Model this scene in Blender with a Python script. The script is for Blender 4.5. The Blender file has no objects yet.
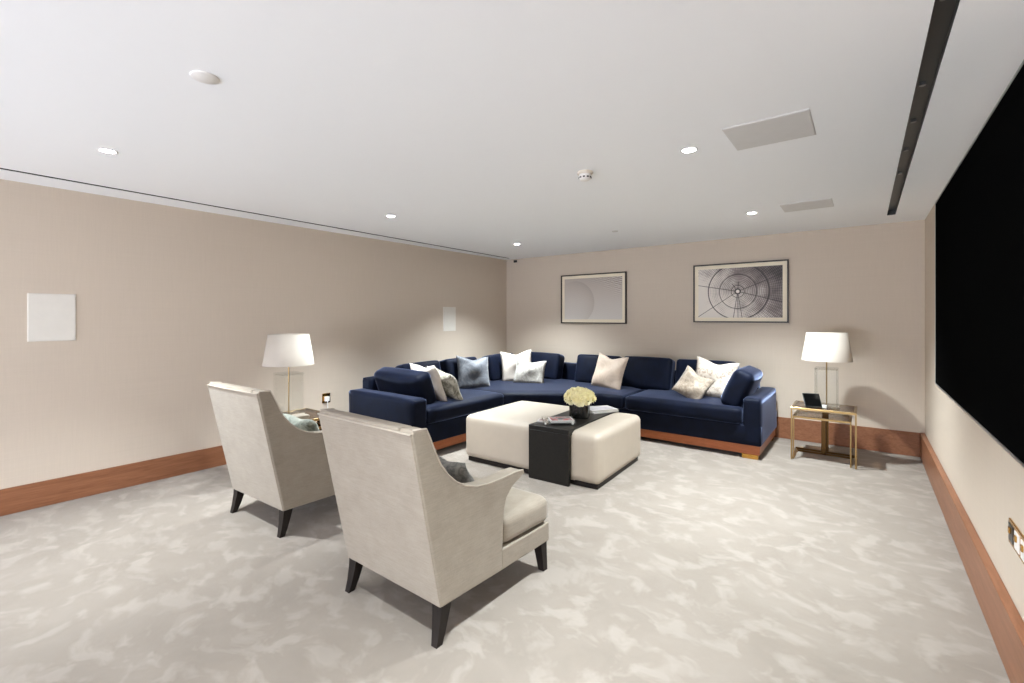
import bpy, bmesh, math, random
from mathutils import Vector, Matrix
random.seed(7)
S = bpy.context.scene
COL = S.collection
PI = math.pi
R = math.radians

# ------------------------------------------------------------------ materials
def new_mat(name):
    m = bpy.data.materials.new(name); m.use_nodes = True
    nt = m.node_tree
    b = nt.nodes['Principled BSDF']
    return m, nt, b

def lin(r, g, b):
    f = lambda c: (c/255/12.92) if c/255 <= .04045 else ((c/255+.055)/1.055)**2.4
    return (f(r), f(g), f(b), 1)

def coords(nt, scale=(1, 1, 1), kind='Object'):
    tc = nt.nodes.new('ShaderNodeTexCoord'); mp = nt.nodes.new('ShaderNodeMapping')
    mp.inputs['Scale'].default_value = scale
    nt.links.new(tc.outputs[kind], mp.inputs['Vector'])
    return mp.outputs['Vector']

def noise(nt, vec, scale, detail=3, rough=.55, dist=0):
    n = nt.nodes.new('ShaderNodeTexNoise')
    n.inputs['Scale'].default_value = scale; n.inputs['Detail'].default_value = detail
    n.inputs['Roughness'].default_value = rough; n.inputs['Distortion'].default_value = dist
    nt.links.new(vec, n.inputs['Vector'])
    return n.outputs['Fac']

def ramp(nt, fac, stops):
    r = nt.nodes.new('ShaderNodeValToRGB')
    while len(r.color_ramp.elements) < len(stops): r.color_ramp.elements.new(.5)
    for e, (p, c) in zip(r.color_ramp.elements, stops):
        e.position = p; e.color = c
    nt.links.new(fac, r.inputs['Fac'])
    return r.outputs['Color']

def bump(nt, b, h, strength, dist=.002):
    n = nt.nodes.new('ShaderNodeBump'); n.inputs['Strength'].default_value = strength
    n.inputs['Distance'].default_value = dist
    nt.links.new(h, n.inputs['Height']); nt.links.new(n.outputs['Normal'], b.inputs['Normal'])

def M(nt, op, a, b=None, c=None):
    n = nt.nodes.new('ShaderNodeMath'); n.operation = op
    for i, v in enumerate((a, b, c)):
        if v is None: continue
        if isinstance(v, (int, float)): n.inputs[i].default_value = v
        else: nt.links.new(v, n.inputs[i])
    return n.outputs[0]

def mix(nt, fac, a, b, mode='MIX'):
    n = nt.nodes.new('ShaderNodeMix'); n.data_type = 'RGBA'; n.blend_type = mode
    if isinstance(fac, (int, float)): n.inputs['Factor'].default_value = fac
    else: nt.links.new(fac, n.inputs['Factor'])
    for nm, v in (('A', a), ('B', b)):
        sock = [i for i in n.inputs if i.name == nm and i.type == 'RGBA'][0]
        if isinstance(v, tuple): sock.default_value = v
        else: nt.links.new(v, sock)
    return [o for o in n.outputs if o.type == 'RGBA'][0]

def plain(name, col, rough=.5, metal=0, spec=.5, var=.975, **kw):
    m, nt, b = new_mat(name)
    b.inputs['Base Color'].default_value = col
    b.inputs['Roughness'].default_value = rough
    b.inputs['Metallic'].default_value = metal
    b.inputs['Specular IOR Level'].default_value = spec
    for k, v in kw.items(): b.inputs[k].default_value = v
    # a very slight natural variation so that no surface is dead flat
    n = noise(nt, coords(nt), 14, 2)
    d = tuple(x*var for x in col[:3]) + (1,)
    nt.links.new(ramp(nt, n, [(.35, d), (.65, col)]), b.inputs['Base Color'])
    return m

def mat_wall():
    m, nt, b = new_mat('wall_covering')
    v1 = coords(nt, (1, 1, 260)); v2 = coords(nt, (60, 60, 2))
    n1 = noise(nt, v1, 1.2, 2); n2 = noise(nt, v2, 2.2, 3)
    s = M(nt, 'ADD', M(nt, 'MULTIPLY', n1, .5), M(nt, 'MULTIPLY', n2, .5))
    c = ramp(nt, s, [(.3, WALL_A), (.7, WALL_B)])
    nt.links.new(c, b.inputs['Base Color'])
    b.inputs['Roughness'].default_value = .75
    b.inputs['Specular IOR Level'].default_value = .25
    bump(nt, b, s, .15, .001)
    return m
WALL_A = lin(200, 187, 171); WALL_B = lin(206, 193, 177)

def mat_carpet():
    m, nt, b = new_mat('carpet_pile')
    v = coords(nt, (1, 1, 1))
    warp = nt.nodes.new('ShaderNodeTexNoise'); warp.inputs['Scale'].default_value = 2.2
    warp.inputs['Detail'].default_value = 3
    nt.links.new(v, warp.inputs['Vector'])
    va = nt.nodes.new('ShaderNodeVectorMath'); va.operation = 'MULTIPLY_ADD'
    nt.links.new(warp.outputs['Color'], va.inputs[0]); va.inputs[1].default_value = (.35, .35, 0)
    nt.links.new(v, va.inputs[2])
    vv = va.outputs[0]
    big = noise(nt, vv, 2.4, 4, .6)
    mp = nt.nodes.new('ShaderNodeMapping'); mp.inputs['Rotation'].default_value = (0, 0, .6)
    mp.inputs['Scale'].default_value = (1, 1.3, 1)
    nt.links.new(vv, mp.inputs['Vector'])
    mid = noise(nt, mp.outputs[0], 6.2, 3, .55)
    fine = noise(nt, v, 340, 2)
    base = ramp(nt, big, [(.30, lin(131, 122, 112)), (.5, lin(137, 128, 118)), (.70, lin(143, 134, 124))])
    patch = ramp(nt, mid, [(.50, (0, 0, 0, 1)), (.62, (1, 1, 1, 1))])
    c1 = mix(nt, M(nt, 'MULTIPLY', patch, .36), base, lin(174, 165, 155))
    dark = ramp(nt, noise(nt, mp.outputs[0], 3.1, 3, .5), [(.54, (0, 0, 0, 1)), (.66, (1, 1, 1, 1))])
    c1 = mix(nt, M(nt, 'MULTIPLY', dark, .18), c1, lin(122, 114, 105))
    c2 = mix(nt, M(nt, 'MULTIPLY', fine, .15), c1, lin(121, 114, 104))
    nt.links.new(c2, b.inputs['Base Color'])
    b.inputs['Roughness'].default_value = .85
    b.inputs['Specular IOR Level'].default_value = .2
    b.inputs['Sheen Weight'].default_value = .25
    b.inputs['Sheen Roughness'].default_value = .4
    bump(nt, b, M(nt, 'ADD', fine, M(nt, 'MULTIPLY', mid, 3)), .35, .004)
    return m

def mat_wood(name, a, bcol, rough=.35, sc=(1, 1, 1), gr=18):
    m, nt, b = new_mat(name)
    v = coords(nt, sc)
    n = noise(nt, v, gr, 5, .6, .8)
    n2 = noise(nt, v, gr*.3, 2)
    s = M(nt, 'ADD', M(nt, 'MULTIPLY', n, .65), M(nt, 'MULTIPLY', n2, .35))
    nt.links.new(ramp(nt, s, [(.35, a), (.65, bcol)]), b.inputs['Base Color'])
    b.inputs['Roughness'].default_value = rough
    b.inputs['Specular IOR Level'].default_value = .22
    return m

def mat_velvet(name, dark, light, sheen, tint, rough=.6):
    m, nt, b = new_mat(name)
    v = coords(nt)
    n = noise(nt, v, 7, 4, .6, .6)
    nt.links.new(ramp(nt, n, [(.3, dark), (.7, light)]), b.inputs['Base Color'])
    b.inputs['Roughness'].default_value = rough
    b.inputs['Specular IOR Level'].default_value = .1
    b.inputs['Sheen Weight'].default_value = sheen
    b.inputs['Sheen Roughness'].default_value = .3
    b.inputs['Sheen Tint'].default_value = tint
    f = noise(nt, v, 500, 1)
    bump(nt, b, f, .12, .001)
    return m

def mat_slub(name, a, bcol, sheen=.3):
    m, nt, b = new_mat(name)
    v = coords(nt, (9, 9, 120)); v2 = coords(nt, (1, 1, 1))
    n = noise(nt, v, 1.6, 3, .6); n2 = noise(nt, v2, 9, 3); n3 = noise(nt, coords(nt, (160, 160, 30)), 2, 2)
    s = M(nt, 'ADD', M(nt, 'ADD', M(nt, 'MULTIPLY', n, .4), M(nt, 'MULTIPLY', n2, .35)), M(nt, 'MULTIPLY', n3, .25))
    nt.links.new(ramp(nt, s, [(.36, a), (.64, bcol)]), b.inputs['Base Color'])
    b.inputs['Roughness'].default_value = .7
    b.inputs['Specular IOR Level'].default_value = .25
    b.inputs['Sheen Weight'].default_value = sheen
    b.inputs['Sheen Roughness'].default_value = .4
    bump(nt, b, s, .3, .002)
    return m

def mat_pattern(name, a, bcol, scale=9, sharp=.06, mid=.5, sheen=.2):
    """woven cushion cover with an irregular mottled pattern"""
    m, nt, b = new_mat(name)
    v = coords(nt)
    n = noise(nt, v, scale, 4, .65, 1.2)
    f = noise(nt, v, 160, 2)
    c = ramp(nt, n, [(mid-sharp, a), (mid+sharp, bcol)])
    c = mix(nt, M(nt, 'MULTIPLY', f, .35), c, a)
    nt.links.new(c, b.inputs['Base Color'])
    b.inputs['Roughness'].default_value = .6
    b.inputs['Sheen Weight'].default_value = sheen
    bump(nt, b, f, .2, .002)
    return m

def mat_clear(name, tint=(1, 1, 1, 1), gloss=.08, rough=.02):
    """thin clear sheet: mostly transparent with a fresnel reflection"""
    m = bpy.data.materials.new(name); m.use_nodes = True
    nt = m.node_tree
    for n in list(nt.nodes): nt.nodes.remove(n)
    out = nt.nodes.new('ShaderNodeOutputMaterial')
    t = nt.nodes.new('ShaderNodeBsdfTransparent'); t.inputs['Color'].default_value = tint
    g = nt.nodes.new('ShaderNodeBsdfGlossy'); g.inputs['Roughness'].default_value = rough
    fr = nt.nodes.new('ShaderNodeLayerWeight'); fr.inputs['Blend'].default_value = .5
    add = M(nt, 'ADD', M(nt, 'MULTIPLY', M(nt, 'POWER', fr.outputs['Facing'], 4), .7), gloss*.5)
    mx = nt.nodes.new('ShaderNodeMixShader')
    nt.links.new(add, mx.inputs[0]); nt.links.new(t.outputs[0], mx.inputs[1]); nt.links.new(g.outputs[0], mx.inputs[2])
    nt.links.new(mx.outputs[0], out.inputs[0])
    return m

def mat_emit(name, col, s):
    m, nt, b = new_mat(name)
    b.inputs['Base Color'].default_value = (.9, .9, .9, 1)
    b.inputs['Emission Color'].default_value = col
    b.inputs['Emission Strength'].default_value = s
    return m

MT = dict(
    wall=mat_wall(), carpet=mat_carpet(),
    ceiling=plain('ceiling_paint', (.915, .935, .95, 1), .9, 0, .2, .997),
    white=plain('white_paint', lin(236, 234, 230), .6),
    grille=plain('speaker_cloth', lin(214, 213, 211), .8),
    plate=plain('wall_speaker_cloth', lin(224, 220, 211), .8),
    recess=plain('dark_recess', lin(62, 62, 60), .35),
    slotblack=plain('shadow_gap_black', lin(30, 28, 27), .6),
    base=mat_wood('baseboard_wood', lin(126, 82, 56), lin(150, 102, 74), .35, (6, 1, 14), 5),
    plinth=mat_wood('sofa_plinth_wood', lin(150, 86, 52), lin(176, 106, 68), .35, (2, 2, 20), 6),
    darkwood=mat_wood('dark_stained_wood', lin(24, 20, 18), lin(38, 32, 28), .4, (6, 6, 1), 14),
    wenge=mat_wood('wenge_veneer', lin(22, 20, 17), lin(34, 31, 27), .35, (14, 2, 14), 9),
    armchair=mat_slub('armchair_velvet', lin(140, 130, 116), lin(158, 148, 133), .25),
    piping=plain('armchair_piping', lin(176, 165, 150), .7),
    sofa=mat_velvet('navy_velvet', (.0020, .0032, .0085, 1), (.0036, .0065, .019, 1), .75, (.50, .62, 1, 1)),
    brass=plain('brushed_brass', lin(156, 130, 88), .3, 1),
    bronze=plain('antique_bronze', lin(86, 64, 38), .35, 1),
    gold=plain('polished_brass', lin(200, 152, 76), .22, 1),
    ottoman=plain('ottoman_leather', lin(180, 168, 152), .5),
    shade=plain('lampshade_linen', lin(192, 183, 171), .8),
    glass=mat_clear('clear_glass', (.985, .99, .985, 1), .06),
    acrylic=mat_clear('clear_acrylic', (.97, .98, .975, 1), .10),
    bronzeglass=mat_clear('bronze_glass', (.52, .40, .28, 1), .14),
    screen=plain('screen_black', (.0035, .0035, .0035, 1), .6, 0, 0),
    silver=plain('silver_bezel', lin(150, 150, 148), .35, .6),
    device=plain('device_black', lin(40, 40, 38), .3),
    blackvase=plain('black_glass_vase', lin(16, 16, 15), .15),
    petal=plain('cream_petal', lin(252, 247, 212), .6, **{'Subsurface Weight': .0}),
    leaf=plain('leaf_green', lin(92, 110, 52), .5),
    frame=plain('dark_bronze_frame', lin(44, 35, 26), .4),
    mat=plain('picture_mount', lin(236, 225, 202), .8),
    paper=plain('paper_white', lin(206, 203, 198), .5),
    lamp=mat_emit('downlight_glow', (1, .98, .95, 1), 60),
    trimwhite=plain('trim_white', lin(240, 240, 238), .5),
    p_white=mat_pattern('cushion_ivory', lin(188, 178, 166), lin(212, 204, 194), 12, .2),
    p_cream=mat_pattern('cushion_champagne', lin(178, 158, 140), lin(206, 188, 170), 6, .18),
    p_grey=mat_pattern('cushion_grey_mottle', lin(104, 100, 84), lin(196, 192, 178), 13, .10, .47),
    p_steel=mat_pattern('cushion_steel_blue', lin(66, 70, 78), lin(128, 133, 140), 7, .16),
    p_silver=mat_pattern('cushion_silver', lin(140, 136, 128), lin(196, 192, 184), 14, .12),
    p_dapple=mat_pattern('cushion_dapple', lin(164, 146, 130), lin(214, 204, 190), 16, .06, .45),
    p_taupe=mat_pattern('cushion_taupe', lin(132, 117, 100), lin(186, 172, 154), 14, .12),
    p_char=mat_pattern('cushion_charcoal', lin(70, 68, 64), lin(128, 124, 116), 22, .14),
    p_mint=mat_pattern('cushion_pale_green', lin(96, 102, 92), lin(186, 192, 180), 8, .1),
)

# ------------------------------------------------------------------ object helpers
def link(name, me, mat, parent=None, smooth=False):
    o = bpy.data.objects.new(name, me); COL.objects.link(o)
    if mat is not None and not me.materials: me.materials.append(mat)
    if parent: o.parent = parent
    if smooth:
        for p in me.polygons: p.use_smooth = True
    return o

def obj(name, bm, mat, parent=None, smooth=False, loc=None):
    me = bpy.data.meshes.new(name)
    bmesh.ops.recalc_face_normals(bm, faces=bm.faces[:])
    bm.to_mesh(me); bm.free()
    o = link(name, me, mat, parent, smooth)
    if loc: o.location = loc
    return o

def thing(name, label, cat, loc=(0, 0, 0), rz=0, group=None):
    o = bpy.data.objects.new(name, None); COL.objects.link(o)
    o.location = loc; o.rotation_euler = (0, 0, rz); o.empty_display_size = .05
    o['label'] = label; o['category'] = cat
    if group: o['group'] = group
    return o

def tag(o, label, cat, group=None):
    o['label'] = label; o['category'] = cat
    if group: o['group'] = group
    return o

def struct(name, bm, mat, loc=None):
    o = obj(name, bm, mat, None, False, loc); o['kind'] = 'structure'; return o

def copy_tree(o, parent=None):
    c = o.copy(); COL.objects.link(c); c.parent = parent
    for ch in list(o.children): copy_tree(ch, c)
    return c

def add_box(bm, x0, x1, y0, y1, z0, z1, bev=0, seg=2):
    r = bmesh.ops.create_cube(bm, size=1)
    vs = r['verts']
    for v in vs:
        v.co = Vector(((x0+x1)/2+v.co.x*(x1-x0), (y0+y1)/2+v.co.y*(y1-y0), (z0+z1)/2+v.co.z*(z1-z0)))
    if bev:
        es = list({e for v in vs for e in v.link_edges})
        bmesh.ops.bevel(bm, geom=es, offset=bev, segments=seg, affect='EDGES', profile=.5)
    return bm

def bx(x0, x1, y0, y1, z0, z1, bev=0, seg=2):
    return add_box(bmesh.new(), x0, x1, y0, y1, z0, z1, bev, seg)

def add_cyl(bm, p, r1, r2, h, n=24, axis='Z'):
    rr = bmesh.ops.create_cone(bm, cap_ends=True, segments=n, radius1=r1, radius2=r2, depth=h)
    mtx = Matrix.Translation(Vector(p)+Vector((0, 0, h/2)))
    if axis == 'X': mtx = Matrix.Translation(Vector(p)) @ Matrix.Rotation(PI/2, 4, 'Y') @ Matrix.Translation((0, 0, h/2))
    if axis == 'Y': mtx = Matrix.Translation(Vector(p)) @ Matrix.Rotation(-PI/2, 4, 'X') @ Matrix.Translation((0, 0, h/2))
    for v in rr['verts']: v.co = mtx @ v.co
    return bm

def cyl(p, r1, r2, h, n=24, axis='Z'): return add_cyl(bmesh.new(), p, r1, r2, h, n, axis)

def add_lathe(bm, prof, n=32, c=(0, 0)):
    rings = []
    for r, z in prof:
        rings.append([bm.verts.new((c[0]+r*math.cos(2*PI*i/n), c[1]+r*math.sin(2*PI*i/n), z)) for i in range(n)])
    for a, b in zip(rings, rings[1:]):
        for i in range(n): bm.faces.new((a[i], a[(i+1) % n], b[(i+1) % n], b[i]))
    return bm, rings

def add_tube(bm, pts, r, n=8):
    pts = [Vector(p) for p in pts]
    rings = []
    for i, p in enumerate(pts):
        t = (pts[min(i+1, len(pts)-1)]-pts[max(i-1, 0)]).normalized()
        u = t.orthogonal().normalized() if abs(t.z) > .95 else t.cross(Vector((0, 0, 1))).normalized()
        w = t.cross(u)
        rings.append([bm.verts.new(p+u*r*math.cos(2*PI*k/n)+w*r*math.sin(2*PI*k/n)) for k in range(n)])
    for a, b in zip(rings, rings[1:]):
        for k in range(n): bm.faces.new((a[k], a[(k+1) % n], b[(k+1) % n], b[k]))
    bm.faces.new(rings[0]); bm.faces.new(list(reversed(rings[-1])))
    return bm

def prism(pts, axis, a, b, bev=0, seg=3):
    """polygon (2D points) extruded along an axis from a to b"""
    bm = bmesh.new()
    def mk(p, t):
        if axis == 'X': return (t, p[0], p[1])
        if axis == 'Z': return (p[0], p[1], t)
        return (p[0], t, p[1])
    A = [bm.verts.new(mk(p, a)) for p in pts]; B = [bm.verts.new(mk(p, b)) for p in pts]
    bm.faces.new(A); bm.faces.new(list(reversed(B)))
    n = len(pts)
    for i in range(n): bm.faces.new((A[i], A[(i+1) % n], B[(i+1) % n], B[i]))
    bmesh.ops.recalc_face_normals(bm, faces=bm.faces[:])
    if bev:
        caps = [e for e in bm.edges if (e.verts[0] in A) == (e.verts[1] in A)]
        sh = [e for e in bm.edges if e.calc_face_angle(0) > R(35)]
        bmesh.ops.bevel(bm, geom=list(set(sh) | set(caps)), offset=bev, segments=seg, affect='EDGES', profile=.5, clamp_overlap=True)
    return bm

def softbox(dx, dy, dz, r, bulge=(0, 0, 0), n=14, wob=0, seed=0, sag=0):
    """upholstered block: rounded edges, faces that swell; origin at its base centre"""
    bm = bmesh.new()
    bmesh.ops.create_cube(bm, size=2)
    bmesh.ops.subdivide_edges(bm, edges=bm.edges[:], cuts=n, use_grid_fill=True)
    rnd = random.Random(seed)
    ph = [rnd.uniform(0, 6.28) for _ in range(6)]
    hx, hy, hz = dx/2, dy/2, dz/2
    for v in bm.verts:
        # concentrate the rings near the edges
        q = Vector([math.copysign(abs(c)**.8, c) for c in v.co])
        p = Vector((q.x*hx, q.y*hy, q.z*hz))
        inner = Vector((max(-hx+r, min(hx-r, p.x)), max(-hy+r, min(hy-r, p.y)), max(-hz+r, min(hz-r, p.z))))
        d = p-inner
        if d.length > 1e-9: p = inner+d.normalized()*min(r, max(abs(d.x), abs(d.y), abs(d.z)))
        ux, uy, uz = q
        f = lambda a, b: (1-a*a)*(1-b*b)
        p.x += math.copysign(bulge[0]*f(uy, uz), ux)*abs(ux)
        p.y += math.copysign(bulge[1]*f(ux, uz), uy)*abs(uy)
        p.z += math.copysign(bulge[2]*f(ux, uy), uz)*abs(uz)
        if wob:
            w = wob*(math.sin(9*p.x+ph[0]+4*p.y)+math.sin(11*p.y+ph[1]-5*p.z)+math.sin(10*p.z+ph[2]+6*p.x))/3
            p += d.normalized()*w if d.length > 1e-9 else Vector()
        if sag and uz > 0: p.z -= sag*(abs(ux)**4*.5)
        v.co = p+Vector((0, 0, hz))
    return bm

def pillow_bm(w, h, t, n=18, pinch=.07, seed=0, dent=.12):
    """knife-edge scatter cushion standing in XZ, faces toward -Y / +Y, base at z=0"""
    bm = bmesh.new()
    rnd = random.Random(seed)
    ph = [rnd.uniform(0, 6.28) for _ in range(6)]
    def co(i, j, s):
        u = -1+2*i/n; v = -1+2*j/n
        x = w/2*u*(1-pinch*(1-v*v)); z = h/2*v*(1-pinch*(1-u*u))
        e = max(0, (1-u**2))*max(0, (1-v**2))
        y = s*t/2*(e**.42)
        # karate chop on the upper edge and soft creases
        z -= dent*h*max(0, v)**3*math.exp(-(u/.45)**2)
        y += e**.5*t*.10*(math.sin(3.1*u+ph[0]+2*v)+math.sin(4.3*v+ph[1]-2.2*u))
        return Vector((x, y, z+h/2))
    F = {}
    for s in (-1, 1):
        for i in range(n+1):
            for j in range(n+1):
                edge = i in (0, n) or j in (0, n)
                if edge and s == 1: F[(i, j, 1)] = F[(i, j, -1)]; continue
                F[(i, j, s)] = bm.verts.new(co(i, j, s))
        for i in range(n):
            for j in range(n):
                q = (F[(i, j, s)], F[(i+1, j, s)], F[(i+1, j+1, s)], F[(i, j+1, s)])
                bm.faces.new(q if s == -1 else tuple(reversed(q)))
    return bm

# ------------------------------------------------------------------ the room
XL, YB, YF, H = -4.903, 6.234, -3.6, 2.41
def xr(y): return .488                       # the screen wall
struct('floor', bx(XL-.1, .7, YF-.1, YB+.1, -.1, 0), MT['carpet'])
struct('wall_left', bx(XL-.1, XL, YF-.1, YB+.1, 0, 2.6), MT['wall'])
struct('wall_back', bx(XL, .7, YB, YB+.1, 0, 2.6), MT['wall'])
# end behind the camera: unseen low glazing, added to brighten the ceiling
WX0, WX1, WB, WZ = XL+.2, .2, .10, 1.25
bm = bmesh.new()
for a in ((XL, WX0, 0, 2.6), (WX1, .7, 0, 2.6), (WX0, WX1, WZ, 2.6), (WX0, WX1, 0, WB)): add_box(bm, a[0], a[1], YF-.1, YF, a[2], a[3])
struct('wall_front', bm, MT['wall'])
nwin = 4
for k in range(nwin):
    wx = (WX1-WX0)/nwin; a0 = WX0+k*wx; a1 = a0+wx; fw = .04
    bm = bmesh.new()
    for a in ((a0, a0+fw, WB, WZ), (a1-fw, a1, WB, WZ), (a0+fw, a1-fw, WB, WB+fw), (a0+fw, a1-fw, WZ-fw, WZ)): add_box(bm, a[0], a[1], YF-.08, YF-.02, a[2], a[3], .002, 1)
    wd = struct('added_window_%d' % (k+1), bm, MT['white'])
    obj('pane', bx(a0+fw, a1-fw, YF-.054, YF-.048, WB+fw, WZ-fw), MT['glass'], wd)
pl = bpy.data.lights.new('fill_portal', 'AREA'); pl.shape = 'RECTANGLE'; pl.size = WX1-WX0; pl.size_y = WZ-WB; pl.cycles.is_portal = True  # guides sky light in through the added glazing
po = bpy.data.objects.new('fill_portal', pl); COL.objects.link(po); po.location = ((WX0+WX1)/2, YF-.12, (WZ+WB)/2); po.rotation_euler = (R(90), 0, 0)
struct('wall_right', bx(.488, .61, YF, YB, 0, 2.6), MT['wall'])

# ceiling: one plasterboard mesh with an open shadow gap on the left and an open slot on the right
cb = bmesh.new()
def slab(pts):
    A = [cb.verts.new((x, y, H)) for x, y in pts]; B = [cb.verts.new((x, y, H+.003)) for x, y in pts]
    cb.faces.new(A); cb.faces.new(list(reversed(B)))
    for i in range(len(pts)): cb.faces.new((A[i], A[(i+1) % len(pts)], B[(i+1) % len(pts)], B[i]))
gl = lambda y: -4.585-.030*(y-.35)           # left shadow gap, outer edge
GW, YE = .050, 6.10
slab([(XL, YF), (gl(YF), YF), (gl(YE), YE), (gl(YE), YB), (XL, YB)])
g0, g1, GE = .175, .238, 5.76
slab([(gl(YF)+GW, YF), (g0, YF), (g0, GE), (g0, YB), (gl(YE), YB), (gl(YE), YE), (gl(YE)+GW, YE)])
slab([(g0, GE), (g1, GE), (g1, YB), (g0, YB)])
slab([(g1, YF), (.6, YF), (.6, YB), (g1, YB)])
struct('ceiling', cb, MT['ceiling'])
def channel(name, pts, depth, mat):
    bm = bmesh.new()
    A = [bm.verts.new((x, y, H+.002)) for x, y in pts]; B = [bm.verts.new((x, y, H+depth)) for x, y in pts]
    bm.faces.new(B)
    for i in range(len(pts)): bm.faces.new((A[i], A[(i+1) % len(pts)], B[(i+1) % len(pts)], B[i]))
    o = struct(name, bm, mat); return o
channel('trim_1', [(gl(YF)-.01, YF), (gl(YF)+GW+.01, YF), (gl(YE)+GW+.01, YE), (gl(YE)-.01, YE)], .08, MT['slotblack'])
tr = channel('trim_2', [(g0-.004, YF), (g1+.004, YF), (g1+.004, GE), (g0-.004, GE)], .05, MT['recess'])
for y in (2.02, 2.72, 3.20, 3.72, 4.3):
    bm = cyl((.205, y, H+.036), .012, .012, .014, 16)
    o = obj('slot_disc', bm, MT['silver'], tr)  # small silver disc inside the slot

# baseboards
def board(name, pts, z, mat):
    b = prism(pts, 'Z', 0, z, .004, 2); return struct(name, b, mat)
T = .018
board('baseboard_left', [(XL, YF), (XL+T, YF), (XL+T, YB), (XL, YB)], .19, MT['base'])
TR = .038
board('baseboard_back', [(XL+T, YB-T), (xr(YB)-TR, YB-T), (xr(YB)-TR, YB), (XL+T, YB)], .245, MT['base'])
board('baseboard_right', [(xr(YF)-TR, YF), (xr(YF), YF), (xr(YB), YB), (xr(YB)-TR, YB)], .25, MT['base'])

# ------------------------------------------------------------------ downlights
def make_downlight():
    t = thing('downlight', '', 'ceiling light')
    bm = bmesh.new()
    add_lathe(bm, [(.034, .014), (.036, -.001), (.040, -.004), (.047, -.004), (.049, 0)], 28)
    obj('trim_ring', bm, MT['trimwhite'], t, True)
    obj('lens', cyl((0, 0, -.001), .036, .034, .003, 28), MT['lamp'], t)
    l = bpy.data.lights.new('beam', 'SPOT'); l.energy = SPOT; l.spot_size = R(104); l.spot_blend = 1.0
    l.shadow_soft_size = .035; l.color = (.905, .985, 1.03)
    o = bpy.data.objects.new('beam', l); COL.objects.link(o); o.parent = t; o.location = (0, 0, -.02)
    return t
SPOT = 185
DL = [(-3.569, .703, 'ceiling downlight nearest the left wall at the front of the room'),
      (-3.665, 2.836, 'ceiling downlight above the left wall, middle of its row of three'),
      (-3.715, 4.953, 'ceiling downlight nearest the far left corner of the room'),
      (-.822, 2.791, 'ceiling downlight beside the larger grey ceiling speaker panel'),
      (-.844, 4.839, 'ceiling downlight above the two framed pictures beside the small ceiling panel'),
      (-.83, .7, 'ceiling downlight just behind the photographer on the screen side'),
      (-3.6, -1.4, 'ceiling downlight at the front wall on the left side'),
      (-.83, -1.4, 'ceiling downlight at the front wall on the screen side')]
DIM = {-1: .06, 1: 1.15, 3: 1.42, 5: 1.45}
BEAM = {-1: 104, 1: 80, 3: 92, 5: 110}
d0 = make_downlight()
for i, (x, y, lab) in enumerate(DL):
    d = d0 if i == 0 else copy_tree(d0)
    bl = [c for c in d.children if c.type == 'LIGHT'][0]
    if i: bl.data = bl.data.copy()
    bl.data.spot_size = R(BEAM[round(y)])
    bl.data.energy = SPOT*DIM[round(y)]                # each row's strength is fitted to balance the room's brightness
    d.location = (x, y, H); d['label'] = lab; d['group'] = 'recessed ceiling downlights'

# ------------------------------------------------------------------ ceiling fittings
def grille_panel(name, dx, dy, lab, loc, mat):
    t = thing(name, lab, 'speaker', loc)
    obj('frame', bx(-dx/2, dx/2, -dy/2, dy/2, -.004, 0, .0015), MT['grille'], t)
    bm = bmesh.new()
    add_box(bm, -dx/2+.006, dx/2-.006, -dy/2+.006, dy/2-.006, -.0055, -.003, .001)
    obj('grille', bm, mat, t)
    return t
g = grille_panel('ceiling_speaker', .39, .385, 'flat grey square speaker grille in the ceiling nearer the camera', (-.40, 2.775, H), MT['grille'])
g = grille_panel('ceiling_speaker', .38, .345, 'flat grey speaker grille in the ceiling close to the back wall', (-.402, 4.81, H), MT['grille'])

t = thing('smoke_detector', 'small two-tier smoke detector with slots on the white ceiling', 'smoke detector', (-1.508, 2.782, H))
bm = bmesh.new(); add_lathe(bm, [(.001, -.018), (.048, -.018), (.052, -.012), (.052, 0)], 28); obj('base_plate', bm, plain('detector_cream', lin(226, 216, 200), .5), t, True)
bm = bmesh.new(); add_lathe(bm, [(.040, -.018), (.042, -.03), (.040, -.048), (.030, -.056), (.001, -.057)], 28); obj('sensor_head', bm, MT['white'], t, True)
for k in range(10):
    a = 2*PI*k/10
    bm = bx(-.007, .007, -.002, .002, -.045, -.036)
    o = obj('slot', bm, MT['slotblack'], t); o.location = (.0415*math.cos(a), .0415*math.sin(a), 0); o.rotation_euler = (0, 0, a+PI/2)
bm = bmesh.new(); add_lathe(bm, [(.001, -.007), (.048, -.006), (.052, -.003), (.052, 0)], 32)
tag(obj('ceiling_cover', bm, MT['white'], None, True, (-2.154, .73, H)), 'plain round white cover disc on the ceiling at upper left', 'ceiling cover')
bm = bmesh.new(); add_lathe(bm, [(.001, -.010), (.028, -.009), (.034, -.004), (.034, 0)], 24)
tag(obj('ceiling_cover', bm, MT['grille'], None, True, (-2.265, 4.891, H)), 'tiny grey cover disc on the ceiling above the left picture', 'ceiling cover')
t = thing('wall_sensor', 'tiny dark sensor high in the far left corner under the ceiling', 'sensor', (-4.70, YB, 2.37))
obj('housing', bx(-.03, .03, -.03, 0, -.018, .022, .005), MT['slotblack'], t)
obj('lens', cyl((0, -.03, .0), .011, .009, .006, 14, 'Y'), MT['device'], t)

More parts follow.
